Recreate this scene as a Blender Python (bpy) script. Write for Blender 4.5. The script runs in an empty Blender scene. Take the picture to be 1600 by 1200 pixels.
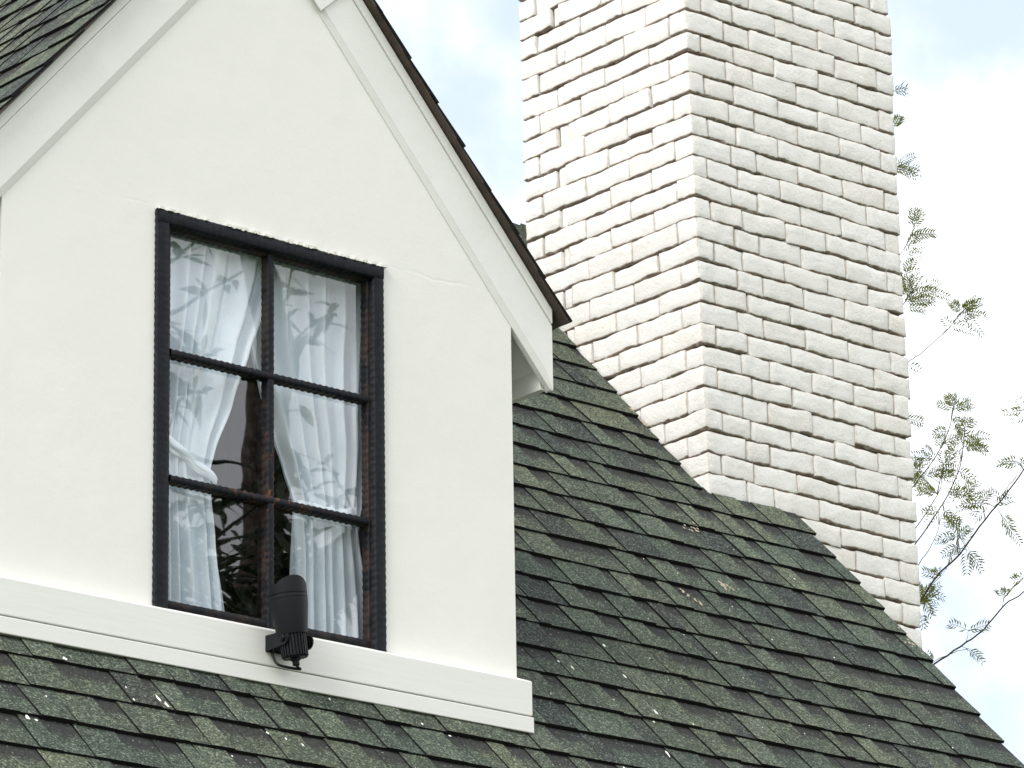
import bpy, math, random
from mathutils import Vector, Matrix, noise
S = 1.24                                   # metres per modelling unit
C = bpy.context.scene.collection
rad = math.radians

# ------------------------------------------------------------------ camera
cam = bpy.data.cameras.new('camera'); camo = bpy.data.objects.new('camera', cam); C.objects.link(camo)
R0 = Vector((0.76019535, -0.6494971, -0.01601705)); R1 = Vector((0.18874077, 0.24436487, -0.9511376)); R2 = Vector((0.62167512, 0.72002731, 0.30835162))
m = Matrix((R0, -R1, -R2)).transposed().to_4x4()
m.translation = Vector((-6.52156964, -7.55410515, -2.93995672))*S
camo.matrix_world = m
cam.sensor_width = 36; cam.lens = 7414.257/1600*36; cam.clip_start = .1; cam.clip_end = 2000
bpy.context.scene.camera = camo

# ------------------------------------------------------------------ world
SUN_EL, SUN_AZ = rad(38), math.atan2(-.22, -.95)      # sun stands up to the left, a little in front
sd = Vector((math.cos(SUN_EL)*math.cos(SUN_AZ), math.cos(SUN_EL)*math.sin(SUN_AZ), math.sin(SUN_EL)))
w = bpy.data.worlds.new('World'); bpy.context.scene.world = w; w.use_nodes = True
nt = w.node_tree; nt.nodes.clear()
def N(t, ty, **k):
    n = t.nodes.new(ty)
    for a, b in k.items():
        if a.startswith('i_'):
            key = a[2:].replace('_', ' '); n.inputs[int(key) if key.isdigit() else key].default_value = b
        else: setattr(n, a, b)
    return n
sky = N(nt, 'ShaderNodeTexSky', sky_type='NISHITA', sun_disc=False, sun_elevation=SUN_EL, sun_rotation=math.atan2(sd.x, sd.y), air_density=1., dust_density=1.5, ozone_density=1.)
tc = N(nt, 'ShaderNodeTexCoord'); mp = N(nt, 'ShaderNodeMapping'); mp.inputs['Location'].default_value = (2.2, 6.6, 3.26)
n1 = N(nt, 'ShaderNodeTexNoise', i_Scale=5.0, i_Detail=7., i_Roughness=.55)
cr = N(nt, 'ShaderNodeMapRange', interpolation_type='SMOOTHSTEP'); cr.inputs[1].default_value = .335; cr.inputs[2].default_value = .455
n2 = N(nt, 'ShaderNodeTexNoise', i_Scale=2.3, i_Detail=4.)
cc = N(nt, 'ShaderNodeValToRGB'); cc.color_ramp.elements[0].color = (8.2, 8.5, 8.9, 1); cc.color_ramp.elements[1].color = (10.6, 10.6, 10.6, 1)
cc.color_ramp.elements[0].position = .35; cc.color_ramp.elements[1].position = .6
hv = N(nt, 'ShaderNodeMixRGB', i_Fac=.55); hv.inputs[2].default_value = (6.7, 7.35, 8.35, 1)
mx = N(nt, 'ShaderNodeMixRGB'); bg = N(nt, 'ShaderNodeBackground', i_Strength=.1); wo = N(nt, 'ShaderNodeOutputWorld')
L = nt.links.new
L(tc.outputs['Generated'], mp.inputs[0]); L(mp.outputs[0], n1.inputs[0]); L(mp.outputs[0], n2.inputs[0])
L(n1.outputs[0], cr.inputs[0]); L(n2.outputs[0], cc.inputs[0]); L(cr.outputs[0], mx.inputs[0])
L(sky.outputs[0], hv.inputs[1]); L(hv.outputs[0], mx.inputs[1]); L(cc.outputs[0], mx.inputs[2]); L(mx.outputs[0], bg.inputs[0]); L(bg.outputs[0], wo.inputs[0])
sl = bpy.data.lights.new('sun', 'SUN'); sl.energy = 1.85; sl.angle = rad(30); sl.color = (1, .965, .91)
so = bpy.data.objects.new('sun', sl); C.objects.link(so); so.rotation_euler = sd.to_track_quat('Z', 'Y').to_euler(); so.location = (0, 0, 30)
vs = bpy.context.scene.view_settings; vs.view_transform = 'Standard'; vs.look = 'None'; vs.gamma = 1; vs.use_curve_mapping = False
vs.exposure = .84

# ------------------------------------------------------------------ materials
def mat(name, col, rough=.7, spec=.3, bump=None, build=None, metallic=0):
    M = bpy.data.materials.new(name); M.use_nodes = True; t = M.node_tree
    b = t.nodes['Principled BSDF']; b.inputs['Base Color'].default_value = (*col, 1); b.inputs['Roughness'].default_value = rough
    b.inputs['Specular IOR Level'].default_value = spec; b.inputs['Metallic'].default_value = metallic
    if build: build(t, b)
    return M
def pos(t): return N(t, 'ShaderNodeNewGeometry').outputs['Position']
def noi(t, sc, det=3., rough=.5, vec=None):
    n = N(t, 'ShaderNodeTexNoise', i_Scale=sc, i_Detail=det, i_Roughness=rough); t.links.new(vec or pos(t), n.inputs[0]); return n.outputs[0]
def ramp(t, fac, stops):
    r = N(t, 'ShaderNodeValToRGB'); e = r.color_ramp.elements
    e[0].position, e[0].color = stops[0][0], (*stops[0][1], 1); e[1].position, e[1].color = stops[-1][0], (*stops[-1][1], 1)
    for p, c in stops[1:-1]:
        q = e.new(p); q.color = (*c, 1)
    t.links.new(fac, r.inputs[0]); return r.outputs[0]
def mixc(t, fac, a, b, mode='MIX'):
    x = N(t, 'ShaderNodeMixRGB', blend_type=mode)
    for i, v in ((0, fac), (1, a), (2, b)):
        if isinstance(v, (int, float)): x.inputs[i].default_value = v
        elif isinstance(v, tuple): x.inputs[i].default_value = (*v, 1)
        else: t.links.new(v, x.inputs[i])
    return x.outputs[0]
def math_(t, op, a, b=None, c=None):
    x = N(t, 'ShaderNodeMath', operation=op)
    for i, v in enumerate((a, b, c)):
        if v is None: continue
        if isinstance(v, (int, float)): x.inputs[i].default_value = v
        else: t.links.new(v, x.inputs[i])
    return x.outputs[0]
def mrange(t, v, a, b, c=0., d=1., smooth=True):
    x = N(t, 'ShaderNodeMapRange', interpolation_type='SMOOTHSTEP' if smooth else 'LINEAR')
    t.links.new(v, x.inputs[0])
    for i, q in enumerate((a, b, c, d)): x.inputs[i+1].default_value = q
    return x.outputs[0]
def addbump(t, b, h, dist, strength=1.):
    x = N(t, 'ShaderNodeBump', i_Strength=strength, i_Distance=dist); t.links.new(h, x.inputs['Height']); t.links.new(x.outputs[0], b.inputs['Normal'])
def sep(t):
    s = N(t, 'ShaderNodeSeparateXYZ'); t.links.new(pos(t), s.inputs[0]); return s.outputs

def b_stucco(t, b):
    s = sep(t)
    big = noi(t, 1.6, 4, .6); mid = noi(t, 14, 5, .6)
    c = ramp(t, big, [(.3, (.715, .71, .680)), (.7, (.742, .737, .708))])
    c = mixc(t, math_(t, 'MULTIPLY', mrange(t, noi(t, 7, 6, .7), .62, .8), .25), c, (.66, .64, .58))
    spk = mrange(t, noi(t, 60, 3, .8), .76, .8)
    c = mixc(t, math_(t, 'MULTIPLY', spk, .35), c, (.5, .45, .38))
    t.links.new(c, b.inputs['Base Color'])
    # sheet joints that telegraph through the paint: one level crack above the window, one upright at the centre
    wob = math_(t, 'MULTIPLY', math_(t, 'SUBTRACT', noi(t, 6, 4, .7), .5), .05)
    dz = math_(t, 'ABSOLUTE', math_(t, 'ADD', math_(t, 'SUBTRACT', s[2], .497*S), wob))
    dx = math_(t, 'ABSOLUTE', math_(t, 'ADD', math_(t, 'SUBTRACT', s[0], -.683*S), math_(t, 'MULTIPLY', wob, .15)))
    vis = mrange(t, noi(t, 3, 2), .42, .6)
    upper = mrange(t, s[2], .52*S, .56*S)
    h = math_(t, 'ADD', math_(t, 'MULTIPLY', mrange(t, dz, 0, .006), vis), math_(t, 'MULTIPLY', mrange(t, dx, 0, .004), math_(t, 'MULTIPLY', upper, .2)))
    h2 = math_(t, 'ADD', math_(t, 'MULTIPLY', h, .2), math_(t, 'ADD', math_(t, 'MULTIPLY', mid, .5), math_(t, 'MULTIPLY', noi(t, 90, 4, .6), .16)))
    addbump(t, b, math_(t, 'ADD', h2, math_(t, 'MULTIPLY', noi(t, 2.5, 2), 1.5)), .0032, .65)
M_wall = mat('painted_render', (.8, .8, .76), .75, .25, build=b_stucco)
def b_board(t, b):
    v = N(t, 'ShaderNodeMapping'); v.inputs['Scale'].default_value = (1.2, 14, 18); t.links.new(pos(t), v.inputs[0])
    g = noi(t, 3.2, 6, .65, v.outputs[0])
    c = ramp(t, g, [(.3, (.690, .690, .662)), (.65, (.715, .715, .69))])
    c = mixc(t, math_(t, 'MULTIPLY', mrange(t, noi(t, 45, 4, .8), .72, .78), .4), c, (.5, .44, .36))
    t.links.new(c, b.inputs['Base Color']); addbump(t, b, g, .0013, .4)
M_board = mat('painted_board', (.78, .78, .75), .6, .3, build=b_board)
def b_trim(t, b):
    c = ramp(t, noi(t, 5, 5, .6), [(.3, (.675, .680, .650)), (.7, (.715, .715, .688))])
    t.links.new(c, b.inputs['Base Color']); addbump(t, b, noi(t, 30, 5, .6), .002, .5)
M_trim = mat('painted_trim', (.78, .78, .75), .6, .3, build=b_trim)
def b_brown(t, b):
    t.links.new(ramp(t, noi(t, 14, 6, .7), [(.3, (.035, .026, .021)), (.7, (.085, .064, .05))]), b.inputs['Base Color'])
M_brown = mat('brown_drip_edge', (.08, .06, .05), .6, .3, build=b_brown)
M_mortar = mat('mortar', (.16, .125, .10), .95, .1, build=lambda t, b: (t.links.new(ramp(t, noi(t, 40, 5, .7), [(.3, (.07, .052, .038)), (.7, (.22, .17, .13))]), b.inputs['Base Color']), addbump(t, b, noi(t, 90, 5, .7), .006)))
def b_brick(t, b):
    oi = N(t, 'ShaderNodeObjectInfo')
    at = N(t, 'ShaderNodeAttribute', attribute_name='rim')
    p = pos(t)
    c = ramp(t, noi(t, 9, 5, .65), [(.3, (.74, .73, .705)), (.7, (.79, .78, .76))])
    # each brick has its own slightly different paint
    tone = ramp(t, oi.outputs['Random'], [(0, (.95, .94, .925)), (.25, (1, .998, .99)), (.8, (1, 1, 1)), (1, (.98, .955, .93))])
    c = mixc(t, 1., c, tone, 'MULTIPLY')
    # bare, tan-stained clay along the arrises, a darker brown on the underside
    rim_tint = math_(t, 'MULTIPLY', at.outputs['Fac'], mrange(t, math_(t, 'ADD', noi(t, 34, 5, .75), math_(t, 'MULTIPLY', at.outputs['Fac'], .30)), .55, .82))
    c = mixc(t, math_(t, 'MULTIPLY', rim_tint, .86), c, ramp(t, at.outputs['Fac'], [(.5, (.50, .40, .30)), (.95, (.20, .145, .10))]))
    pits = mrange(t, noi(t, 85, 4, .8), .65, .72)
    c = mixc(t, math_(t, 'MULTIPLY', pits, .75), c, (.34, .30, .26))
    dirt = mrange(t, noi(t, 13, 7, .85), .56, .74)
    c = mixc(t, math_(t, 'MULTIPLY', dirt, .22), c, (.48, .43, .37))
    c = mixc(t, math_(t, 'MULTIPLY', mrange(t, noi(t, 2.6, 5, .7), .52, .72), .22), c, (.76, .71, .63))
    t.links.new(c, b.inputs['Base Color'])
    h = math_(t, 'ADD', math_(t, 'MULTIPLY', noi(t, 60, 7, .8), 1.3), math_(t, 'MULTIPLY', pits, -.35))
    addbump(t, b, h, .006, .75)
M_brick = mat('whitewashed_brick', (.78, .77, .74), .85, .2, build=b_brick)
def shingle_mat(name, lo, mi, hi, band=False):
    def f(t, b):
        p = pos(t)
        v = N(t, 'ShaderNodeTexVoronoi', i_Scale=235.); t.links.new(p, v.inputs[0])
        sv = N(t, 'ShaderNodeSeparateColor'); t.links.new(v.outputs['Color'], sv.inputs[0])
        c = ramp(t, sv.outputs[0], [(0, lo), (.40, mi), (.72, mi), (1, hi)])
        oi = N(t, 'ShaderNodeObjectInfo')
        c = mixc(t, 1., c, ramp(t, oi.outputs['Random'], [(0, (.84, .90, .92)), (.5, (1, 1, 1)), (1, (1.10, 1.08, .98))]), 'MULTIPLY')
        # weathering: drifting darker and mossier areas, run along the slope
        big = noi(t, 2.2, 5, .6)
        c = mixc(t, 1., c, ramp(t, big, [(.3, (.80, .85, .86)), (.5, (1, 1, 1)), (.7, (1.12, 1.10, 1.0))]), 'MULTIPLY')
        fine = noi(t, 24, 5, .7)
        c = mixc(t, 1., c, ramp(t, fine, [(.3, (.78, .78, .8)), (.7, (1.2, 1.2, 1.15))]), 'MULTIPLY')
        c = mixc(t, math_(t, 'MULTIPLY', mrange(t, noi(t, 5, 6, .8), .66, .8), .5), c, (.055, .042, .03))
        if band:
            uv = N(t, 'ShaderNodeUVMap'); su = N(t, 'ShaderNodeSeparateXYZ'); t.links.new(uv.outputs[0], su.inputs[0])
            q = math_(t, 'ADD', su.outputs[1], math_(t, 'MULTIPLY', math_(t, 'SUBTRACT', noi(t, 38, 5, .8), .5), .55))
            c = mixc(t, mrange(t, q, .46, .70), c, mixc(t, .80, c, (.018, .018, .020)))
        lp = mrange(t, sv.outputs[1], .982, .992)
        c = mixc(t, math_(t, 'MULTIPLY', lp, .42), c, (.40, .42, .36))
        t.links.new(c, b.inputs['Base Color'])
        addbump(t, b, sv.outputs[2], .003, 1.)
    return mat(name, mi, .9, .25, build=f)
M_sh = [shingle_mat('green_granules_light', (.018, .025, .019), (.074, .088, .066), (.21, .24, .18)),
        shingle_mat('green_granules_mid', (.012, .018, .014), (.053, .065, .052), (.17, .20, .15)),
        shingle_mat('green_granules_dark', (.009, .012, .012), (.030, .036, .034), (.13, .15, .13)),
        shingle_mat('green_granules_banded', (.012, .018, .014), (.051, .062, .049), (.16, .19, .145), True),
        mat('asphalt_edge', (.012, .012, .012), .95, .1)]
M_deck = mat('roofing_felt', (.015, .015, .016), .9, .1)
def b_black(t, b):
    s = sep(t)
    c = ramp(t, noi(t, 30, 6, .7), [(.3, (.003, .0035, .006)), (.75, (.009, .011, .016))])
    P = pos(t)
    dv = N(t, 'ShaderNodeVectorMath', operation='DISTANCE'); t.links.new(P, dv.inputs[0]); dv.inputs[1].default_value = (-.668*S, .02*S, -.11*S)
    near = mrange(t, dv.outputs['Value'], .03, .26, 1, 0)
    dvx = math_(t, 'MULTIPLY', near, mrange(t, noi(t, 34, 5, .75), .53, .66))
    c = mixc(t, math_(t, 'MULTIPLY', dvx, .75), c, (.17, .062, .02))
    wear = mrange(t, noi(t, 42, 5, .8), .62, .72)
    inner = math_(t, 'MULTIPLY', mrange(t, s[1], .004, .012), mrange(t, noi(t, 16, 5, .7), .42, .58))
    c = mixc(t, math_(t, 'MULTIPLY', inner, .6), c, (.045, .029, .020))
    c = mixc(t, math_(t, 'MULTIPLY', wear, .6), c, (.07, .045, .03))
    chip = mrange(t, noi(t, 110, 3, .8), .76, .79)
    c = mixc(t, math_(t, 'MULTIPLY', chip, .7), c, (.4, .4, .38))
    t.links.new(c, b.inputs['Base Color']); addbump(t, b, noi(t, 60, 4, .6), .003, .7)
M_black = mat('hammered_black_paint', (.015, .016, .022), .5, .16, build=b_black)
def b_chip(t, b): t.links.new(ramp(t, noi(t, 60, 4, .8), [(.35, (.5, .48, .42)), (.6, (.78, .78, .74))]), b.inputs['Base Color'])
M_chip = mat('flaking_white_filler', (.75, .75, .7), .8, .2, build=b_chip)
def b_cloth(t, b):
    out = [n for n in t.nodes if n.type == 'OUTPUT_MATERIAL'][0]
    c = ramp(t, noi(t, 12, 3), [(.3, (.66, .74, .80)), (.7, (.74, .81, .86))])
    d = N(t, 'ShaderNodeBsdfDiffuse'); tr = N(t, 'ShaderNodeBsdfTranslucent'); mx = N(t, 'ShaderNodeMixShader', i_0=.04)
    for n in (d, tr): t.links.new(c, n.inputs[0])
    t.links.new(d.outputs[0], mx.inputs[1]); t.links.new(tr.outputs[0], mx.inputs[2]); t.links.new(mx.outputs[0], out.inputs[0])
M_cloth = mat('sheer_white_curtain', (.88, .9, .9), .9, .1, build=b_cloth)
def b_glass(t, b):
    out = [n for n in t.nodes if n.type == 'OUTPUT_MATERIAL'][0]
    g = N(t, 'ShaderNodeBsdfGlossy', i_Roughness=.01); g.inputs[0].default_value = (1, 1, 1, 1)
    bp = N(t, 'ShaderNodeBump', i_Strength=.05, i_Distance=.006); t.links.new(noi(t, 3.5, 2), bp.inputs['Height']); t.links.new(bp.outputs[0], g.inputs['Normal'])
    tr = N(t, 'ShaderNodeBsdfTransparent'); tr.inputs[0].default_value = (.99, .995, 1, 1)
    lw = N(t, 'ShaderNodeLayerWeight', i_Blend=.5); fr_ = math_(t, 'ADD', math_(t, 'MULTIPLY', math_(t, 'POWER', lw.outputs['Facing'], 5), .88), .12)
    mx = N(t, 'ShaderNodeMixShader'); t.links.new(fr_, mx.inputs[0]); t.links.new(tr.outputs[0], mx.inputs[1]); t.links.new(g.outputs[0], mx.inputs[2])
    df = N(t, 'ShaderNodeBsdfDiffuse'); df.inputs[0].default_value = (.5, .5, .46, 1)
    m2 = N(t, 'ShaderNodeMixShader'); t.links.new(mrange(t, noi(t, 18, 6, .8), .45, .8, .0, .06), m2.inputs[0]); t.links.new(mx.outputs[0], m2.inputs[1]); t.links.new(df.outputs[0], m2.inputs[2])
    t.links.new(m2.outputs[0], out.inputs[0])
M_glass = mat('window_glass', (1, 1, 1), build=b_glass)
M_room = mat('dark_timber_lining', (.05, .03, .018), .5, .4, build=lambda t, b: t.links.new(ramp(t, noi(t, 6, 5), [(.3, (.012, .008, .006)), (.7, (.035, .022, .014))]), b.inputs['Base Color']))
M_plastic = mat('black_powder_coat', (.008, .009, .011), .5, .18, build=lambda t, b: addbump(t, b, noi(t, 250, 3), .0008, .5))
M_steel = mat('dull_steel', (.35, .34, .32), .4, .5, metallic=.8)
M_lens = mat('lamp_lens', (.35, .37, .4), .08, .6)
M_bark = mat('grey_brown_bark', (.10, .075, .065), .85, .2, build=lambda t, b: t.links.new(ramp(t, noi(t, 40, 4), [(.3, (.06, .045, .042)), (.7, (.15, .115, .10))]), b.inputs['Base Color']))
def leaf_mat(name, a, c_, trans):
    def f(t, b):
        out = [n for n in t.nodes if n.type == 'OUTPUT_MATERIAL'][0]
        c = ramp(t, noi(t, 7, 3), [(.35, a), (.65, c_)])
        tr = N(t, 'ShaderNodeBsdfTranslucent'); t.links.new(mixc(t, 1., c, (1.3, 1.5, .6), 'MULTIPLY'), tr.inputs[0]); mx = N(t, 'ShaderNodeMixShader', i_0=trans)
        t.links.new(c, b.inputs['Base Color']); t.links.new(b.outputs[0], mx.inputs[1]); t.links.new(tr.outputs[0], mx.inputs[2]); t.links.new(mx.outputs[0], out.inputs[0])
    return mat(name, a, .5, .4, build=f)
M_leaf = leaf_mat('feathery_leaf', (.065, .085, .020), (.17, .165, .03), .35)
M_leaf2 = leaf_mat('broad_leaf', (.018, .035, .014), (.035, .06, .02), .15)
M_grass = mat('lawn', (.06, .09, .03), .9, .2, build=lambda t, b: t.links.new(ramp(t, noi(t, .8, 8, .7), [(.3, (.045, .07, .025)), (.7, (.10, .12, .05))]), b.inputs['Base Color']))
M_drop = mat('bird_dropping', (.75, .75, .70), .8, .2)
M_litter = mat('dry_litter', (.36, .30, .22), .9, .1)

# ------------------------------------------------------------------ builders
WP = {}
def empty(name, loc, **p):
    o = bpy.data.objects.new(name, None); C.objects.link(o); o.location = Vector(loc)*S; o.empty_display_size = .2
    WP[o.name] = Vector(loc)
    for k, v in p.items(): o[k] = v
    return o
def obj(name, verts, faces, mats, parent=None, origin=(0, 0, 0), smooth=False, fm=None, bevel=0, uv=None, **p):
    origin = Vector(origin)
    me = bpy.data.meshes.new(name)
    me.from_pydata([tuple((Vector(v)-origin)*S) for v in verts], [], faces)
    for mm in (mats if isinstance(mats, (list, tuple)) else [mats]): me.materials.append(mm)
    if fm: me.polygons.foreach_set('material_index', fm)
    if smooth: me.polygons.foreach_set('use_smooth', [True]*len(me.polygons))
    if uv:
        l = me.uv_layers.new(name='UVMap')
        for pl in me.polygons:
            for li in pl.loop_indices: l.data[li].uv = uv[me.loops[li].vertex_index]
    me.validate(); me.update()
    o = bpy.data.objects.new(name, me); C.objects.link(o)
    WP[o.name] = origin
    o.location = origin*S
    if parent:
        o.parent = parent; o.location = (origin-WP[parent.name])*S
    if bevel:
        b = o.modifiers.new('bevel', 'BEVEL'); b.width = bevel*S; b.segments = 2; b.limit_method = 'ANGLE'; b.angle_limit = rad(40)
    for k, v in p.items(): o[k] = v
    return o
class MB:
    def __init__(s): s.v = []; s.f = []; s.m = []
    def add(s, v, f, mi=0):
        b = len(s.v); s.v += [tuple(x) for x in v]; s.f += [tuple(i+b for i in q) for q in f]; s.m += [mi]*len(f); return s
    def box(s, a, b, mi=0):
        x0, y0, z0 = a; x1, y1, z1 = b
        return s.add([(x0,y0,z0),(x1,y0,z0),(x1,y1,z0),(x0,y1,z0),(x0,y0,z1),(x1,y0,z1),(x1,y1,z1),(x0,y1,z1)],
                     [(0,3,2,1),(4,5,6,7),(0,1,5,4),(1,2,6,5),(2,3,7,6),(3,0,4,7)], mi)
    def prism(s, poly, y0, y1, mi=0):      # polygon in x,z extruded along y
        n = len(poly)
        return s.add([(x, y0, z) for x, z in poly]+[(x, y1, z) for x, z in poly],
                     [tuple(range(n))]+[tuple(range(2*n-1, n-1, -1))]+[(i, i+n, (i+1) % n+n, (i+1) % n) for i in range(n)], mi)
    def tube(s, pts, rr, k=8, mi=0, cap=True):
        P = [Vector(p) for p in pts]; b = len(s.v); n = len(P)
        t0 = (P[1]-P[0]).normalized(); up = Vector((0, 0, 1)) if abs(t0.z) < .9 else Vector((1, 0, 0)); a = t0.cross(up).normalized()
        for i, p in enumerate(P):
            t = (P[min(i+1, n-1)]-P[max(i-1, 0)]).normalized(); a = (a-t*a.dot(t)).normalized(); c = t.cross(a); r = rr[i] if isinstance(rr, (list, tuple)) else rr
            s.v += [tuple(p+(a*math.cos(2*math.pi*j/k)+c*math.sin(2*math.pi*j/k))*r) for j in range(k)]
        fs = [(b+i*k+j, b+i*k+(j+1) % k, b+(i+1)*k+(j+1) % k, b+(i+1)*k+j) for i in range(n-1) for j in range(k)]
        if cap: fs += [tuple(b+j for j in reversed(range(k))), tuple(b+(n-1)*k+j for j in range(k))]
        s.f += fs; s.m += [mi]*len(fs); return s
    def obj(s, name, mats, parent=None, **k): return obj(name, s.v, s.f, mats, parent, fm=s.m, **k)

GZ = -4.234                                  # ground level
R47 = rad(47); ZR = -.4815                   # the main roof plane: z = ZR + y*tan(47)
def roofP(x, t, n=0.): return (x, t*math.cos(R47)-n*math.sin(R47), ZR+t*math.sin(R47)+n*math.cos(R47))
def T(y): return y/math.cos(R47)
G = rad(48.5); CX = -.683
def zg(x, e=0.): return .428+e-math.tan(G)*(abs(x-CX)-.683)

# ------------------------------------------------------------------ setting
obj('ground', [(-400, -400, GZ), (400, -400, GZ), (400, 400, GZ), (-400, 400, GZ)], [(0, 1, 2, 3)], M_grass, kind='structure')

house = empty('house', (-2, 1.9, GZ), label='white house with green shingled roof, gabled dormer and whitewashed brick chimney', category='house')
# body of the house under the roof
mb = MB()
mb.add([(-6.8, -.95, GZ), (1.66, -.95, GZ), (1.66, 4.73, GZ), (-6.8, 4.73, GZ), (-6.8, -.95, -1.53), (1.66, -.95, -1.53), (1.66, 4.73, -1.53), (-6.8, 4.73, -1.53), (-6.8, 1.89, 1.515), (1.66, 1.89, 1.515)],
       [(0, 1, 5, 4), (2, 3, 7, 6), (1, 2, 6, 9, 5), (3, 0, 4, 8, 7)])
mb.obj('house_wall', M_wall, house)
# roof deck: slabs left, right, in front of and above the dormer
def deck(mb, x0, x1, t0, t1, th=.03):
    v = [roofP(x0, t0, -th), roofP(x1, t0, -th), roofP(x1, t1, -th), roofP(x0, t1, -th), roofP(x0, t0), roofP(x1, t0), roofP(x1, t1), roofP(x0, t1)]
    mb.add(v, [(0,3,2,1),(4,5,6,7),(0,1,5,4),(1,2,6,5),(2,3,7,6),(3,0,4,7)])
mb = MB(); TR = T(1.89)
deck(mb, -7, 1.766, -1.75, -.002); deck(mb, -.001, 1.465, 0, TR); deck(mb, 1.4652, 1.766, 0, T(.945)+.02); deck(mb, 1.4652, 1.766, T(1.64), TR)
deck(mb, -7, -1.367, 0, TR); deck(mb, -1.3668, -.0012, 1.52, TR)
mb.add([(-7, 1.891, 1.559), (1.766, 1.891, 1.559), (1.766, 5.1, -1.88), (-7, 5.1, -1.88), (-7, 1.891, 1.53), (1.766, 1.891, 1.53), (1.766, 5.1, -1.91), (-7, 5.1, -1.91)], [(0, 1, 2, 3), (4, 7, 6, 5), (0, 4, 5, 1), (1, 5, 6, 2), (3, 2, 6, 7), (0, 3, 7, 4)])
main_roof = mb.obj('main_roof', M_deck, house)

def shingle(frame, s0, s1, t0, e, parent, rng, tag='shingle', rake=None, tmax=9):
    """one laminated shingle: a run of tabs, some doubled up, over one exposure"""
    V = []; F = []; MI = []; UV = []
    s = s0; raised = rng.random() < .5
    T1 = min(1.22, max(.1, (tmax-t0)/e))
    bj = rng.uniform(-.0015, .0015); last = None
    while s < s1-1e-6:
        wd = rng.uniform(.045, .125) if raised else rng.uniform(.035, .10)
        if s1-(s+wd) < .03: wd = s1-s
        a, b = s, s+wd; tp = rng.uniform(-.0035, .0035) if raised else 0
        hh = (.0028 if raised else 0)+rng.uniform(-.0006, .0006)+.0008
        tt = bj+rng.uniform(-.0012, .0012)-(.0012 if raised else 0)
        g = .0007
        base = len(V)
        ta = t0+tt; tb = t0+e*T1
        def pt(ss, tq, n): return frame(ss, tq, n)
        hb, ht = .0103+hh, .0103-.0076*T1+hh
        V += [pt(a+g-tp, ta, .0035), pt(b-g+tp, ta, .0035), pt(b-g+tp, ta, hb), pt(a+g-tp, ta, hb), pt(b-g-tp, tb, ht), pt(a+g+tp, tb, ht), pt(b-g-tp, tb, -.001), pt(a+g+tp, tb, -.001)]
        UV += [(a, 0), (b, 0), (b, 0), (a, 0), (b, T1), (a, T1), (b, T1), (a, T1)]
        F += [(base, base+1, base+2, base+3), (base+3, base+2, base+4, base+5), (base, base+3, base+5, base+7), (base+1, base+6, base+4, base+2)]
        r = rng.random()
        if raised: mi = 0 if r < .36 else (1 if r < .84 else 2)
        else: mi = 3 if r < .90 else 2
        MI += [4, mi, 4, 4]
        s += wd; raised = (not raised) if rng.random() < .78 else raised
    o = frame((s0+s1)/2, t0, 0)
    return obj(tag, V, F, M_sh, parent, origin=o, fm=MI, uv=UV)
EXP = .1154; rng = random.Random(11)
def course(frame, s0, s1, t0, parent, tag='shingle', tmax=9, jit=.0):
    s = s0
    while s < s1-.001:
        wd = rng.uniform(.34, .46)
        if s1-(s+wd) < .16: wd = s1-s
        shingle(frame, s, s+wd, t0, EXP, parent, rng, tag, tmax=tmax); s += wd
def fr_main(s, t, n):
    w = .0016*noise.noise(Vector((s*5, t*7, 1)))+.004*noise.noise(Vector((s*1.1, t*1.3, 5)))
    dt = .0022*noise.noise(Vector((s*4, round(t/EXP)*3.1, 9)))
    return roofP(s, t+dt, n+w+.0005)
for k in range(-9, 21):
    t0 = .359+k*EXP; re = 1.776+rng.uniform(-.007, .007); tm = TR
    if t0+EXP < .03:
        course(fr_main, -1.75+rng.uniform(-.2, .05), re, t0, main_roof)
    else:
        course(fr_main, -1.9+rng.uniform(-.1, .05), -1.375, t0, main_roof, tmax=tm)
        if t0 < 0:  # the course that dies under the dormer's foot boards
            course(fr_main, -1.375, .003, t0, main_roof, tmax=-.006)
        lft = .004
        y0, y1 = t0*math.cos(R47), (t0+EXP)*math.cos(R47)
        if y1 > .955 and y0 < 1.66:
            if y0 < .935: course(fr_main, lft, 1.47, t0, main_roof, tmax=tm); shingle(fr_main, 1.47, re, t0, EXP, main_roof, rng, tmax=T(.94))
            else: course(fr_main, lft, 1.458, t0, main_roof, tmax=tm)
        else: course(fr_main, lft, re, t0, main_roof, tmax=tm)
mb = MB(); x = -1.2; rg = random.Random(3)
while x < 1.7:
    for sgn in (-1, 1):
        a = (x, 1.89, 1.587); b = (x+.15, 1.89, 1.578)
        mb.add([a, b, (x+.15, 1.89+sgn*.10, 1.578-.107), (x, 1.89+sgn*.10, 1.587-.107), (x, 1.89, 1.575), (x, 1.89+sgn*.10, 1.575-.107), (x+.15, 1.89+sgn*.10, 1.565-.107)], [(0, 1, 2, 3), (0, 3, 5, 4), (3, 2, 6, 5)])
    x += .115
mb.obj('ridge_cap', M_sh[1], main_roof)
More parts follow.
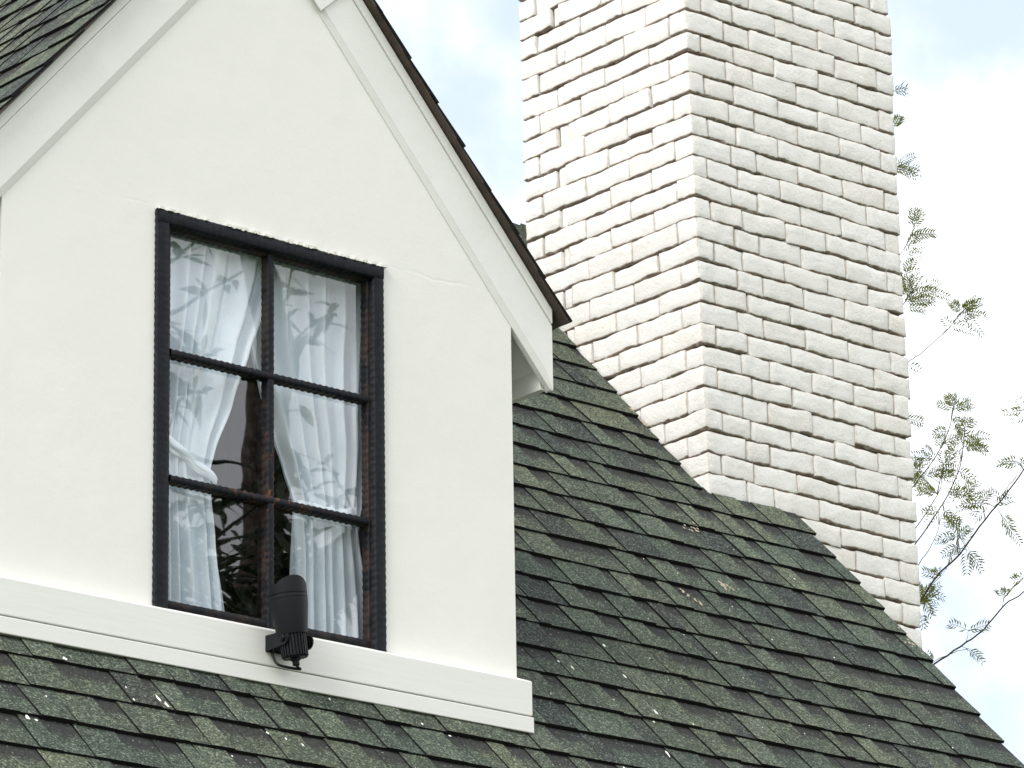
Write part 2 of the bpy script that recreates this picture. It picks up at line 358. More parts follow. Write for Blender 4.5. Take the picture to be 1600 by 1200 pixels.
# droppings and litter lying on the shingles
def splats(lst, name, M, seed, big):
    mb = MB(); r = random.Random(seed)
    for x, t, sz, el in lst:
        n = 9; ph = r.uniform(-.25, .25)
        ring = []
        for i in range(n):
            a = 2*math.pi*i/n; q = sz*r.uniform(.55, 1.15); ds, dt = math.cos(a)*q, math.sin(a)*q*el
            ds += dt*ph*.6
            ring.append(fr_main(x+ds, t+dt, .0143-.007*(((t-.359)/EXP) % 1)))
        c = fr_main(x, t, .0158-.007*(((t-.359)/EXP) % 1))
        mb.add(ring+[c], [(i, (i+1) % n, n) for i in range(n)])
    mb.obj(name, M, main_roof, kind='stuff', smooth=True)
r_ = random.Random(5)
dl = [(-1.247, -.096, .006, 1.2), (-1.06, -.183, .0045, 3), (-1.05, -.205, .005, 2.2), (-1.448, -.342, .005, 2), (-1.43, -.348, .004, 1.2), (.512, .43, .004, 2), (.494, .302, .0042, 2.5), (.421, -.019, .004, 4), (.233, -.111, .004, 1.6),
      (-.812, -.238, .004, 1.2), (-.736, -.263, .003, 2), (-.329, -.095, .004, 1), (-.261, -.113, .004, 1), (.329, .292, .004, 2.4), (.30, .31, .003, 2), (.497, .16, .0035, 3), (1.50, .99, .003, 1)]
dl += [(r_.uniform(-1.4, 1.6), r_.uniform(-.4, .3), r_.uniform(.0012, .0026), r_.uniform(1, 2.5)) for _ in range(46)]
dl += [(r_.uniform(.2, 1.4), r_.uniform(.3, 1.1), r_.uniform(.0010, .0018), r_.uniform(1, 2)) for _ in range(20)]
splats(dl, 'dropping', M_drop, 8, 0)
ll = [(1.178+r_.gauss(0, .012), .86+r_.gauss(0, .012), r_.uniform(.003, .006), 1.5) for _ in range(9)]
ll += [(.984+r_.gauss(0, .006)+i*.004, .80-i*.008, r_.uniform(.003, .0055), 1.4) for i in range(9)]
ll += [(1.253+r_.gauss(0, .03), 1.153+r_.gauss(0, .012), r_.uniform(.002, .005), 1.3) for _ in range(11)]
ll += [(1.462+r_.gauss(0, .008), r_.uniform(1.7, 1.8), r_.uniform(.004, .008), 1.2) for _ in range(8)]
ll += [(1.76+r_.gauss(0, .01), .80+r_.gauss(0, .03), r_.uniform(.003, .006), 1.2) for _ in range(8)]
splats(ll, 'leaf_litter', M_litter, 9, 1)

# ------------------------------------------------------------------ dormer
WX0, WX1, WZ0, WZ1 = -.975, -.372, -.375, .480      # opening under the casing
mb = MB()
def wq(poly): mb.prism(poly, 0, .028)
wq([(-1.366, -.60), (WX0, -.60), (WX0, zg(WX0, .06)), (-1.366, zg(-1.366, .06))])
wq([(WX1, -.60), (0, -.60), (0, zg(0, .06)), (WX1, zg(WX1, .06))])
wq([(WX0, WZ1), (WX1, WZ1), (WX1, zg(WX1, .06)), (CX, zg(CX, .06)), (WX0, zg(WX0, .06))])
wq([(WX0, -.60), (WX1, -.60), (WX1, WZ0), (WX0, WZ0)])
dw = mb.obj('dormer_wall', M_wall, house)
mb = MB()
for x0, x1 in ((-1.366, -1.34), (-.026, 0)):
    mb.box((x0, .0285, -.6), (x1, 1.1, .46))
mb.obj('dormer_side_wall', M_wall, house)
# dark room behind the window
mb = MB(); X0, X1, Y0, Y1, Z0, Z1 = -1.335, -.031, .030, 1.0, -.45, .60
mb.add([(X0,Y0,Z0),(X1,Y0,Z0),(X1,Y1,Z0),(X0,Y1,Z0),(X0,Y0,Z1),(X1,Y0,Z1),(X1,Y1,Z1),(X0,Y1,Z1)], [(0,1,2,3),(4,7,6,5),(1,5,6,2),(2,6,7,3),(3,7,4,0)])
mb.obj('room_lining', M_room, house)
# barge boards: flat board, chamfered bead along the wall, shingle mould on top
XE = .116                                            # overhang beyond the wall corner
def rake_strip(e0, e1, y0, y1, side, xe=XE, plumb=True):
    xs = 0+xe if side > 0 else -1.366-xe
    return [(xs, zg(xs, e0)), (CX, zg(CX, e0)), (CX, zg(CX, e1)), (xs, zg(xs, e1))]
for side in (-1, 1):
    mb = MB()
    p = rake_strip(.020, .155, 0, 0, side)
    if side > 0: p[0] = (XE, .300); p.insert(1, (XE-.020, zg(XE-.020, .020)))
    mb.prism(p, -.008, .020)
    bb = mb.obj('barge_board', M_trim, house, bevel=.0022)
    mb = MB(); xs = XE-.004 if side > 0 else -1.366-XE+.004
    f = lambda e, y: [(xs, y, zg(xs, e)), (CX, y, zg(CX, e))]
    a, b, c, d = f(.0005, -.002), f(.0215, -.0072), f(.0215, .012), f(.0005, .012)
    mb.add(a+b+c+d, [(0, 1, 3, 2), (2, 3, 5, 4), (4, 5, 7, 6), (6, 7, 1, 0), (0, 2, 4, 6), (1, 7, 5, 3)])
    mb.obj('bead_moulding', M_trim, bb)
    mb = MB(); p = rake_strip(.1565, .190, 0, 0, side, XE-.002)
    mb.prism(p, -.0115, .014); mb.obj('rake_trim', M_trim, house, bevel=.0018)
# apex plate where the boards meet
p1 = Vector((-.543, zg(-.543, .0))); p2 = p1+Vector((math.sin(G), math.cos(G)))*.155*math.cos(G); mx_ = lambda p: (2*CX-p[0], p[1])
mb = MB(); mb.prism([tuple(p1), tuple(p2), (CX, zg(CX, .155)), mx_(p2), mx_(p1), (CX, zg(CX, 0))], -.0125, -.0084)
mb.obj('apex_plate', M_trim, house, bevel=.0012)
# eaves: sloping soffit and fascia on both sides
for sg in (1, -1):
    X = lambda q: q if sg > 0 else -1.366-q
    mb = MB()
    v = [(X(0), .017, zg(0, .034)), (X(.100), .017, zg(.100, .034)), (X(.100), 1.0, zg(.100, .034)), (X(0), 1.0, zg(0, .034)), (X(0), .017, zg(0, .05)), (X(.100), .017, zg(.100, .05)), (X(.100), 1.0, zg(.100, .05)), (X(0), 1.0, zg(0, .05))]
    mb.add(v, [(0, 1, 2, 3), (4, 7, 6, 5), (0, 4, 5, 1), (2, 6, 7, 3), (1, 5, 6, 2), (0, 3, 7, 4)])
    mb.obj('soffit', M_trim, house)
    mb = MB(); a, b = sorted((X(.098), X(.1155))); mb.box((a, .0175, .305), (b, .95, .455)); mb.obj('fascia', M_trim, house, bevel=.0015)
# dormer roof slopes
ZA = zg(CX, .198); XO = .147
for side in (-1, 1):
    xe = -1.366-XO if side < 0 else XO
    L_ = abs(xe-CX)/math.cos(G); ze = ZA-math.tan(G)*abs(xe-CX)
    def frd(s, t, n, side=side, xe=xe, ze=ze):
        dx = -side
        w = .002*noise.noise(Vector((s*3, t*4, side*7)))
        return (xe+dx*t*math.cos(G)+side*(n*.78+w)*math.sin(G), s, ze+t*math.sin(G)+(n*.78+w)*math.cos(G))
    mb = MB(); yb = 1.72
    v = [frd(-.031, 0, -.004), frd(yb, 0, -.004), frd(yb, L_, -.004), frd(-.031, L_, -.004), frd(-.031, 0, .003), frd(yb, 0, .003), frd(yb, L_, .003), frd(-.031, L_, .003)]
    mb.add(v, [(0,3,2,1),(4,5,6,7),(0,1,5,4),(1,2,6,5),(2,3,7,6),(3,0,4,7)])
    dr = mb.obj('dormer_roof', M_brown, house)
    k = 0
    while k*EXP < L_-.02:
        z = ze+k*EXP*math.sin(G); ym = min((z-ZR)/math.tan(R47)+.05, 1.75 if side < 0 else .95)
        if ym > .3: course(frd, -.034+rng.uniform(-.003, .003), ym, k*EXP, dr, tmax=L_)
        k += 1
# foot boards wrapped round the base of the dormer
mb = MB(); XR = .0115; XL = -1.366-.05
mb.add([(XL, -.038, -.4655), (XR, -.038, -.4655), (XR, -.038, -.389), (XL, -.038, -.389), (XL, -.001, -.4655), (XR, -.001, -.4655), (XR-.011, -.0008, -.3745), (XL+.011, -.0008, -.3745),
        (XR, .30, -.4655), (XR, .30, -.386), (XR-.011, .30, -.3745)],
       [(0, 1, 2, 3), (3, 2, 6, 7), (0, 4, 5, 1), (1, 5, 8, 9, 2), (2, 9, 10, 6), (0, 3, 7, 4)])
mb.obj('upper_foot_board', M_board, house, bevel=.002)
mb = MB(); mb.box((XL-.0015, -.0405, -.5045), (XR+.0015, .30, -.4692)); mb.obj('lower_foot_board', M_board, house, bevel=.0018)

# ------------------------------------------------------------------ window
def wavy(mb, a, b, w0, w1, yf, yb, amp=.0006, wl=.0165, seed=0, ax='z', dep=.0012):
    """bar from a to b in the wall plane, edges hammered into a rope-like wave. w0,w1 half widths; a,b=(x,z)"""
    A = Vector(a); B = Vector(b); d = (B-A); n = max(4, int(d.length/(wl/5))); d.normalize(); q = Vector((-d.y, d.x)); base = len(mb.v)
    r = random.Random(seed)
    for i in range(n+1):
        f = i/n; c = A.lerp(B, f); l = f*(B-A).length
        wv = math.sin(2*math.pi*l/wl+.9*math.sin(l*31+seed))+.4*noise.noise(Vector((l*70, seed, 0)))
        wv2 = math.sin(2*math.pi*l/wl+1.7+.9*math.sin(l*23+seed))
        e0 = c-q*(w0+amp*wv); e1 = c+q*(w1+amp*wv2); i0 = c-q*(w0*.72); i1 = c+q*(w1*.72); yy = yf-dep*.12*wv
        mb.v += [(e0.x, yb, e0.y), (e0.x, yy+.003, e0.y), (i0.x, yy, i0.y), (i1.x, yy, i1.y), (e1.x, yf+.003+dep*.4*wv2, e1.y), (e1.x, yb, e1.y)]
    fl = q.x*0+ (1 if (d.x > .5) else 1)
    for i in range(n):
        for j in range(5):
            p = base+i*6+j; f4 = (p, p+1, p+7, p+6)
            mb.f.append(f4); mb.m.append(0)
    mb.f.append(tuple(base+j for j in range(6))); mb.m.append(0); mb.f.append(tuple(base+n*6+j for j in reversed(range(6)))); mb.m.append(0)
wx0, wx1, wz0, wz1 = -.979, -.368, -.395, .487
mb = MB()
wavy(mb, (wx0+.0175, wz0), (wx0+.0175, wz1-.002), .0175, .0175, -.009, .028, seed=1)
wavy(mb, (wx1-.015, wz0), (wx1-.015, wz1-.002), .015, .015, -.009, .024, seed=2)
wavy(mb, (wx0+.002, wz1-.0155), (wx1-.002, wz1-.0155), .0155, .0155, -.0102, .024, seed=3)
window = mb.obj('window', M_black, house, smooth=True)
gx0, gx1, gz0, gz1 = -.944, -.394, -.380, .460
mb = MB()
wavy(mb, (gx0+.006, gz0), (gx0+.006, gz1), .008, .008, .008, .028, seed=4, amp=.0006)
wavy(mb, (gx1-.004, gz0), (gx1-.004, gz1), .007, .007, .008, .028, seed=5, amp=.0008)
wavy(mb, (gx0, gz1-.002), (gx1, gz1-.002), .007, .007, .007, .028, seed=6, amp=.0006)
wavy(mb, (gx0, -.362), (gx1, -.362), .009, .009, .007, .028, seed=7, amp=.0006)
mb.obj('sash_frame', M_black, window, smooth=True)
mb = MB(); wavy(mb, (-.668, gz0), (-.668, gz1-.004), .0088, .0088, .004, .028, seed=8, amp=.0008); mb.obj('glazing_bar', M_black, window, smooth=True)
for z, sd_ in ((.181, 9), (-.093, 10)):
    mb = MB(); wavy(mb, (gx0+.012, z), (gx1-.012, z), .0078, .0078, .0025, .0275, seed=sd_, amp=.0011); mb.obj('glazing_bar', M_black, window, smooth=True)
zs = [-.372, -.093, .181, .462]; xs = [gx0+.006, -.668, gx1-.006]
for i in range(2):
    for j in range(3):
        a, b, c, d = xs[i], xs[i+1], zs[j], zs[j+1]; ti = random.Random(i*3+j).uniform(-.0012, .0012); tj = random.Random(i*7+j).uniform(-.0012, .0012)
        obj('pane', [(a, .024+ti, c), (b, .024+tj, c), (b, .024-ti, d), (a, .024-tj, d)], [(0, 1, 2, 3)], M_glass, window, origin=((a+b)/2, .024, (c+d)/2))
# flaking filler where the plaster meets the top and left of the casing
mb = MB(); r = random.Random(21); x = wx0-.002
while x < wx1+.002:
    w_ = r.uniform(.006, .014)
    if r.random() < .55:
        h = r.uniform(.0008, .0040); pts = [(x, wz1+.004), (x, wz1-h*.4), (x+w_*.3, wz1-h), (x+w_*.7, wz1-h*.9), (x+w_, wz1-h*.2), (x+w_, wz1+.004)]
        mb.prism(pts[::-1], -.0125, -.002)
    x += w_
z = wz0
while z < wz1:
    h_ = r.uniform(.006, .014)
    if False:
        w_ = r.uniform(.0006, .002); mb.prism([(wx0-.003, z), (wx0+w_, z+h_*.3), (wx0+w_, z+h_*.7), (wx0-.003, z+h_)], -.0105, -.002)
    z += h_
mb.obj('flaking_filler', M_chip, window, kind='stuff')

# ------------------------------------------------------------------ chimney
def lean(z): return -.0275*(z-.7)+.001          # left arris leans a little
def leanr(z): return -.0105*(z-.7)
CXL, CXR, CY0, CY1 = 1.4755, 2.2325, .945, 1.626
def warp(p):
    x, y, z = p; f = (x-CXL)/(CXR-CXL); return (x+(1-f)*lean(z)+f*leanr(z), y-.010*(z-.7)*(y-CY0)/.69, z)
mb = MB(); q = .0125
vv = [warp(v) for v in [(CXL+q, CY0+q, GZ), (CXR-q, CY0+q, GZ), (CXR-q, CY1-q, GZ), (CXL+q, CY1-q, GZ)]]
vv = [(CXL+q, CY0+q, GZ), (CXR-q, CY0+q, GZ), (CXR-q, CY1-q, GZ), (CXL+q, CY1-q, GZ)]+[warp(v) for v in [(CXL+q, CY0+q, 0), (CXR-q, CY0+q, 0), (CXR-q, CY1-q, 0), (CXL+q, CY1-q, 0), (CXL+q, CY0+q, 2.9), (CXR-q, CY0+q, 2.9), (CXR-q, CY1-q, 2.9), (CXL+q, CY1-q, 2.9)]]
mb.add(vv, [(0, 1, 5, 4), (1, 2, 6, 5), (2, 3, 7, 6), (3, 0, 4, 7), (4, 5, 9, 8), (5, 6, 10, 9), (6, 7, 11, 10), (7, 4, 8, 11), (8, 9, 10, 11)])
chim = mb.obj('chimney', M_mortar, house)
def brick(c, hx, hy, hz, seed, n=(13, 5, 7), rad_=.005, roll=0.):
    """hand-made brick with flat faces and small ragged arrises, centre c, half sizes"""
    def ticks(k, h):
        a, m_ = 1-rad_/h, 1-.32*rad_/h
        inner = [-a+2*a*i/(k-4) for i in range(k-3)]
        return [-1, -m_]+inner+[m_, 1]
    tk = [ticks(max(k, 5), h) for k, h in zip(n, (hx, hy, hz))]
    n = tuple(len(t)-1 for t in tk)
    V = []; F = []; idx = {}; rims = []
    s_ = Vector((seed*1.7, seed*.9, seed*.3))
    def vid(*key):
        if key not in idx:
            idx[key] = len(V)
            p = Vector((tk[0][key[0]]*hx, tk[1][key[1]]*hy, tk[2][key[2]]*hz))
            inn = Vector((max(-hx+rad_, min(hx-rad_, p.x)), max(-hy+rad_, min(hy-rad_, p.y)), max(-hz+rad_, min(hz-rad_, p.z))))
            d = p-inn; cnt = (abs(d.x) > 1e-6)+(abs(d.y) > 1e-6)+(abs(d.z) > 1e-6)
            if cnt > 1: p = inn+d.normalized()*max(rad_, d.length*.74)
            ragged = noise.noise(Vector((p.x*60, p.y*60, seed*2.3)))*.0030+noise.noise(Vector((p.x*150, p.y*150, seed*1.3)))*.0016
            q_ = p+noise.noise_vector(p*26+s_)*.0024+noise.noise_vector(p*75+s_)*.0010
            if d.z < -1e-6: q_.z += ragged
            elif d.z > 1e-6: q_.z += ragged*.4
            q_.z += noise.noise(Vector(((p.x if hx > hy else p.y)*9, seed, 0)))*.0048
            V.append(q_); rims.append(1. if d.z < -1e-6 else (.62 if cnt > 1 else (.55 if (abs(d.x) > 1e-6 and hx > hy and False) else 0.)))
        return idx[key]
    a, b, c_ = n
    for i in range(a):
        for j in range(b): F += [(vid(i, j, 0), vid(i, j+1, 0), vid(i+1, j+1, 0), vid(i+1, j, 0)), (vid(i, j, c_), vid(i+1, j, c_), vid(i+1, j+1, c_), vid(i, j+1, c_))]
    for i in range(a):
        for k in range(c_): F += [(vid(i, 0, k), vid(i+1, 0, k), vid(i+1, 0, k+1), vid(i, 0, k+1)), (vid(i, b, k), vid(i, b, k+1), vid(i+1, b, k+1), vid(i+1, b, k))]
    for j in range(b):
        for k in range(c_): F += [(vid(0, j, k), vid(0, j, k+1), vid(0, j+1, k+1), vid(0, j+1, k)), (vid(a, j, k), vid(a, j+1, k), vid(a, j+1, k+1), vid(a, j, k+1))]
    W = []; c = Vector(c)
    for p in V:
        x, y, z = p; z = z+x*roll if hx > hy else z+y*roll
        W.append(warp((c.x+x, c.y+y, c.z+z)))
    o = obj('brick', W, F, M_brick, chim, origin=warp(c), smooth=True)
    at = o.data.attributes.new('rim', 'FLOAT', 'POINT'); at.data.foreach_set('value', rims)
    return o
PITCH = .058; rb = random.Random(77); seed = 0
zc = 1.3455; courses = []
for kz in range(-22, 16):                       # kz = 0 is the course just under z = 1.3455
    courses.append((kz, zc+kz*PITCH))
zt = {}
for kz, ztop in courses: zt[kz] = ztop+rb.uniform(-.0016, .0016)
for kz, _ in courses:
    if kz+1 not in zt: zt[kz+1] = zt[kz]+PITCH
    top = zt[kz] if kz-1 in zt else zt[kz]
    bot = zt[kz-1] if kz-1 in zt else zt[kz]-PITCH
    zm = (top+bot)/2; hz0 = (top-bot)/2
    typeB = kz % 2 == 0
    Wd, Dp = CXR-CXL, CY1-CY0
    # right-hand (front) face layout in fractions, then the left face going back from the arris
    if typeB: fr = [.070, .146, .203, .203, .205, .173]; lf = [.235, .25, .255, .045, .215]
    else: fr = [.176, .128, .203, .205, .203, .085]; lf = [.105, .262, .262, .262, .109]
    def jit(l):
        l = [max(.03, q+rb.uniform(-.011, .011)) for q in l]; s_ = sum(l); return [q/s_ for q in l]
    fr, lf = jit(fr), jit(lf)
    s = 0
    for i, f_ in enumerate(fr):
        x0 = CXL+s*Wd; x1 = x0+f_*Wd; s += f_; seed += 1
        corner = i == 0; last = i == len(fr)-1
        gap = rb.choice([.0004, .0008, .0010, .0016])
        if rb.random() < .06 or (i == 1 and rb.random() < .75): gap = rb.uniform(.0030, .0048)
        hz = hz0-rb.choice([-.0004, .0002, .0006, .0011, .0026])
        out = rb.uniform(-.0022, .0022) if not corner else rb.uniform(-.001, .001)
        dep = (lf[0]*Dp if corner else .055)
        if last: x1 += rb.uniform(-.006, .004)
        hx = (x1-x0)/2-(gap*.5 if not corner else gap*.3)
        cz = zm+rb.uniform(-.0016, .0016)
        if x1 < 1.80 and cz+hz < ZR+1.0724*(CY0)-.02: continue         # wholly under the roof
        if cz < -.12: continue
        hy = dep/2-(gap*.5 if corner else 0)
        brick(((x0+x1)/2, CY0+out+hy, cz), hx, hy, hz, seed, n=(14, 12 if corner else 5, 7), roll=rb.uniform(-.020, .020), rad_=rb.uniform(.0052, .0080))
    s = lf[0]
    for i, f_ in enumerate(lf[1:], 1):
        y0 = CY0+s*Dp; y1 = y0+f_*Dp; s += f_; seed += 1
        if f_*Dp < .02 and rb.random() < .35: continue
        gap = rb.choice([.0004, .0009, .0014, .0024])
        if i == len(lf)-1: y0 += .006 if rb.random() < .5 else 0
        hz = hz0-rb.choice([-.0004, .0001, .0006, .0012, .0030]); cz = zm+rb.uniform(-.0019, .0019)
        if cz+hz < ZR+1.0724*y0-.012: continue
        out = rb.uniform(-.0024, .0024)
        hy = (y1-y0)/2-gap*.5; hx = .0275 if f_*Dp > .05 else .02
        if f_*Dp < .05: out += .004
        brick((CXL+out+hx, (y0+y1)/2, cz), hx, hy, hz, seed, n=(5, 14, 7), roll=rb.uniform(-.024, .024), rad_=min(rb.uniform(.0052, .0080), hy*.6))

# ------------------------------------------------------------------ curtains
def lerp_tab(tab, z):
    tab = sorted(tab)
    if z <= tab[0][0]: return tab[0][1]
    for (a, b), (c, d) in zip(tab, tab[1:]):
        if z <= c:
            f = (z-a)/(c-a); f = f*f*(3-2*f)*.4+f*.6; return b+(d-b)*f
    return tab[-1][1]
def curtain(name, lt, rt, tie, seed, nf, yb, **p):
    yb -= .034
    nu, nv = 150, 90; V = []; F = []
    zt_, zb = .58, -.40
    for j in range(nv+1):
        z = zt_+(zb-zt_)*j/nv; a, b = lerp_tab(lt, z), lerp_tab(rt, z)
        pin = math.exp(-((z-tie)/.07)**2)
        for i in range(nu+1):
            u = i/nu; x = a+(b-a)*u
            ph = 2*math.pi*(nf*u+.9*noise.noise(Vector((u*3, seed, z*.35)))+.25*noise.noise(Vector((u*9, seed+3, z*2))))
            A = .018*(1-.5*pin)*(.8+.4*noise.noise(Vector((u*4, seed+8, z*1.4))))
            y = yb+A*(math.sin(ph)+.45*math.sin(2*ph+1))+.004*noise.noise(Vector((x*14, z*6, seed)))-.012*pin*math.sin(math.pi*u)
            x += .30*A*math.cos(ph)
            V.append((x, y, z))
    for j in range(nv):
        for i in range(nu):
            q_ = j*(nu+1)+i; F.append((q_, q_+1, q_+nu+2, q_+nu+1))
    o = obj(name, V, F, M_cloth, None, origin=((lt[0][1]+rt[0][1])/2, yb, zt_), smooth=True, **p)
    return o
cl = curtain('curtain', [(.58, -.955), (-.40, -.955)],
    [(.60, -.575), (.501, -.592), (.431, -.612), (.323, -.644), (.244, -.674), (.121, -.721), (.005, -.768), (-.039, -.779), (-.102, -.777), (-.198, -.767), (-.327, -.749), (-.40, -.742)][::-1] and
    [(.60, -.575), (.501, -.592), (.431, -.612), (.323, -.644), (.244, -.674), (.121, -.721), (.005, -.768), (-.039, -.779), (-.102, -.777), (-.198, -.767), (-.327, -.749), (-.40, -.742)], -.05, 2, 6.5, .100,
    label='sheer white curtain tied back in the left half of the window', category='curtain', group='curtains behind the dormer window')
cr_ = curtain('curtain', [(.60, -.69), (.477, -.672), (.306, -.656), (.196, -.627), (.088, -.592), (.022, -.566), (-.052, -.541), (-.117, -.546), (-.217, -.550), (-.336, -.552), (-.40, -.55)],
    [(.60, -.27), (.40, -.28), (.313, -.29), (.104, -.315), (-.007, -.338), (-.087, -.356), (-.186, -.345), (-.326, -.330), (-.4, -.33)], -.08, 7, 7.5, .128,
    label='sheer white curtain tied back in the right half of the window', category='curtain', group='curtains behind the dormer window')
def band(par, pts, w0, w1, y, seed):
    V = []; F = []; n = 40; k = 10
    for i in range(n+1):
        f = i/n; q_ = f*(len(pts)-1); a = int(min(q_, len(pts)-2)); ff = q_-a
        x = pts[a][0]*(1-ff)+pts[a+1][0]*ff; z = pts[a][1]*(1-ff)+pts[a+1][1]*ff; w_ = w0+(w1-w0)*f
        for j in range(k+1):
            g = j/k*2-1
            V.append((x, y-.012*math.sin(math.pi*min(1, max(0, f)))**.6-.006*math.cos(g*1.5)-.003*noise.noise(Vector((f*3, g*4, seed))), z+g*w_+.004*noise.noise(Vector((f*5, g*2, seed+2)))))
    for i in range(n):
        for j in range(k): q_ = i*(k+1)+j; F.append((q_, q_+k+1, q_+k+2, q_+1))
    obj('tieback', V, F, M_cloth, par, origin=V[0], smooth=True)
band(cl, [(-.95, .03), (-.90, -.005), (-.84, -.035), (-.777, -.058)], .018, .012, .054, 4)
band(cr_, [(-.545, -.068), (-.50, -.075), (-.44, -.078), (-.385, -.062)], .014, .022, .073, 5)

# ------------------------------------------------------------------ spotlight on the foot board
sp = empty('spotlight', (-.695, -.038, -.425), label='black outdoor spotlight on a bracket screwed to the white board under the window', category='spotlight')
B0 = Vector((-.682, -.094, -.458)); AX = Vector((-.15, .02, 1)).normalized()
Q = AX.to_track_quat('Z', 'Y').to_matrix()
def LP(x, y, z): return B0+Q @ Vector((x, y, z))
Qi = Q.inverted(); bx = Qi @ Vector((1, 0, 0)); ang0 = math.atan2(bx.y, bx.x)
def lathe(prof, k=48, topcut=None):
    V = []; F = []
    for (r, z) in prof:
        for j in range(k):
            a = ang0+2*math.pi*j/k; V.append(LP(r*math.cos(a), r*math.sin(a), z+(topcut(a-ang0) if topcut and z > .165 else 0)))
    for i in range(len(prof)-1):
        for j in range(k): F.append((i*k+j, i*k+(j+1) % k, (i+1)*k+(j+1) % k, (i+1)*k+j))
    return V, F
V, F = lathe([(.0, .050), (.029, .050), (.0312, .0485), (.0322, .052), (.0375, .088), (.0408, .112), (.0416, .1205), (.0405, .1212), (.0405, .1228), (.0416, .1235), (.0418, .1300)])
sh = obj('housing', V, F, M_plastic, sp, origin=LP(0, 0, .09), smooth=True)
cut = lambda a: max(-.030, -.033+.033*math.cos(a+rad(102)))
V, F = lathe([(.0405, .1304), (.0405, .1318), (.0418, .1325), (.0420, .1345), (.0424, .167), (.0424, .167), (.0412, .1668), (.0412, .1668), (.0395, .1350), (0., .134)], topcut=cut)
hd = obj('hood', V, F, M_plastic, sp, origin=LP(0, 0, .15), smooth=True)
for o_ in (sh, hd): o_.data.set_sharp_from_angle(angle=rad(32))
V, F = lathe([(.038, .1355), (0, .1365)]); obj('lens', V, F, M_lens, sp, origin=LP(0, 0, .135), smooth=True)
# ribbed heat sink
V = []; F = []; k = 26; pr = []
for j in range(k):
    for (o_, r) in ((.0, .0245), (.28, .0245), (.36, .0285), (.92, .0285)): pr.append((ang0+2*math.pi*(j+o_)/k, r))
lev = [(.0, .90), (.0035, .99), (.046, 1.02), (.052, 1.0)]
for z, sc_ in lev:
    for a, r in pr: V.append(LP(r*sc_*math.cos(a), r*sc_*math.sin(a), z))
kk = len(pr)
for i in range(len(lev)-1):
    for j in range(kk): F.append((i*kk+j, i*kk+(j+1) % kk, (i+1)*kk+(j+1) % kk, (i+1)*kk+j))
F.append(tuple(reversed(range(kk))))
obj('heat_sink', V, F, M_plastic, sp, origin=LP(0, 0, .02))
V, F = lathe([(0, -.016), (.006, -.016), (.0075, -.014), (.0075, -.006), (.0105, -.005), (.0105, .001)], k=12); obj('cable_gland', V, F, M_plastic, sp, origin=LP(0, 0, 0))
mb = MB()
ps = [LP(0, 0, -.014), LP(-.001, .004, -.019), LP(-.010, .012, -.021), Vector((-.702, -.066, -.470)), Vector((-.706, -.052, -.452)), Vector((-.704, -.044, -.432)), Vector((-.698, -.041, -.422))]
sm = []
for i in range(len(ps)-1):
    for q_ in range(5):
        f = q_/5; p0 = ps[max(i-1, 0)]; p1 = ps[i]; p2 = ps[i+1]; p3 = ps[min(i+2, len(ps)-1)]
        sm.append(.5*((2*p1)+(p2-p0)*f+(2*p0-5*p1+4*p2-p3)*f*f+(3*p1-p0-3*p2+p3)*f**3))
sm.append(ps[-1]); mb.tube(sm, .0030, 8); mb.obj('cable', M_plastic, sp, smooth=True, origin=ps[0])
# U bracket: plate on the board, two arms out to the pivots
mb = MB(); cx = -.683
mb.box((cx-.0325, -.0425, -.438), (cx+.0325, -.0385, -.404))
for sg in (-1, 1):
    x0, x1 = sorted((cx+sg*.0310, cx+sg*.0342)); n = 10
    pv = Vector((-.098, -.421)); rr = .0150          # y,z of the pivot
    out = [(-.0385, -.404), (-.0385, -.438)]
    for i in range(n+1):
        a = rad(-115+i*205/n) ; out.append((pv.x-rr*math.cos(a), pv.y+rr*math.sin(a)))
    m_ = len(out)
    mb.add([(x0, y, z) for y, z in out]+[(x1, y, z) for y, z in out], [tuple(range(m_)), tuple(reversed(range(m_, 2*m_)))]+[(i, i+m_, (i+1) % m_+m_, (i+1) % m_) for i in range(m_)])
mb.obj('bracket', M_plastic, sp, origin=(cx, -.04, -.42))
for sg in (-1, 1):
    mb = MB(); mb.tube([(cx+sg*.028, -.098, -.421), (cx+sg*.0385, -.098, -.421), (cx+sg*.0400, -.098, -.421)], [.0075, .0075, .0058], 16)
    mb.tube([(cx+sg*.0398, -.098, -.421), (cx+sg*.0408, -.098, -.421)], .0030, 6); mb.obj('pivot_bolt', M_plastic, sp, origin=(cx+sg*.036, -.098, -.421))
mb = MB(); mb.tube([(-.709, -.0384, -.4085), (-.709, -.0394, -.4085)], .0042, 10); hole = mb.obj('screw_hole', M_deck, house, origin=(-.709, -.039, -.4085))

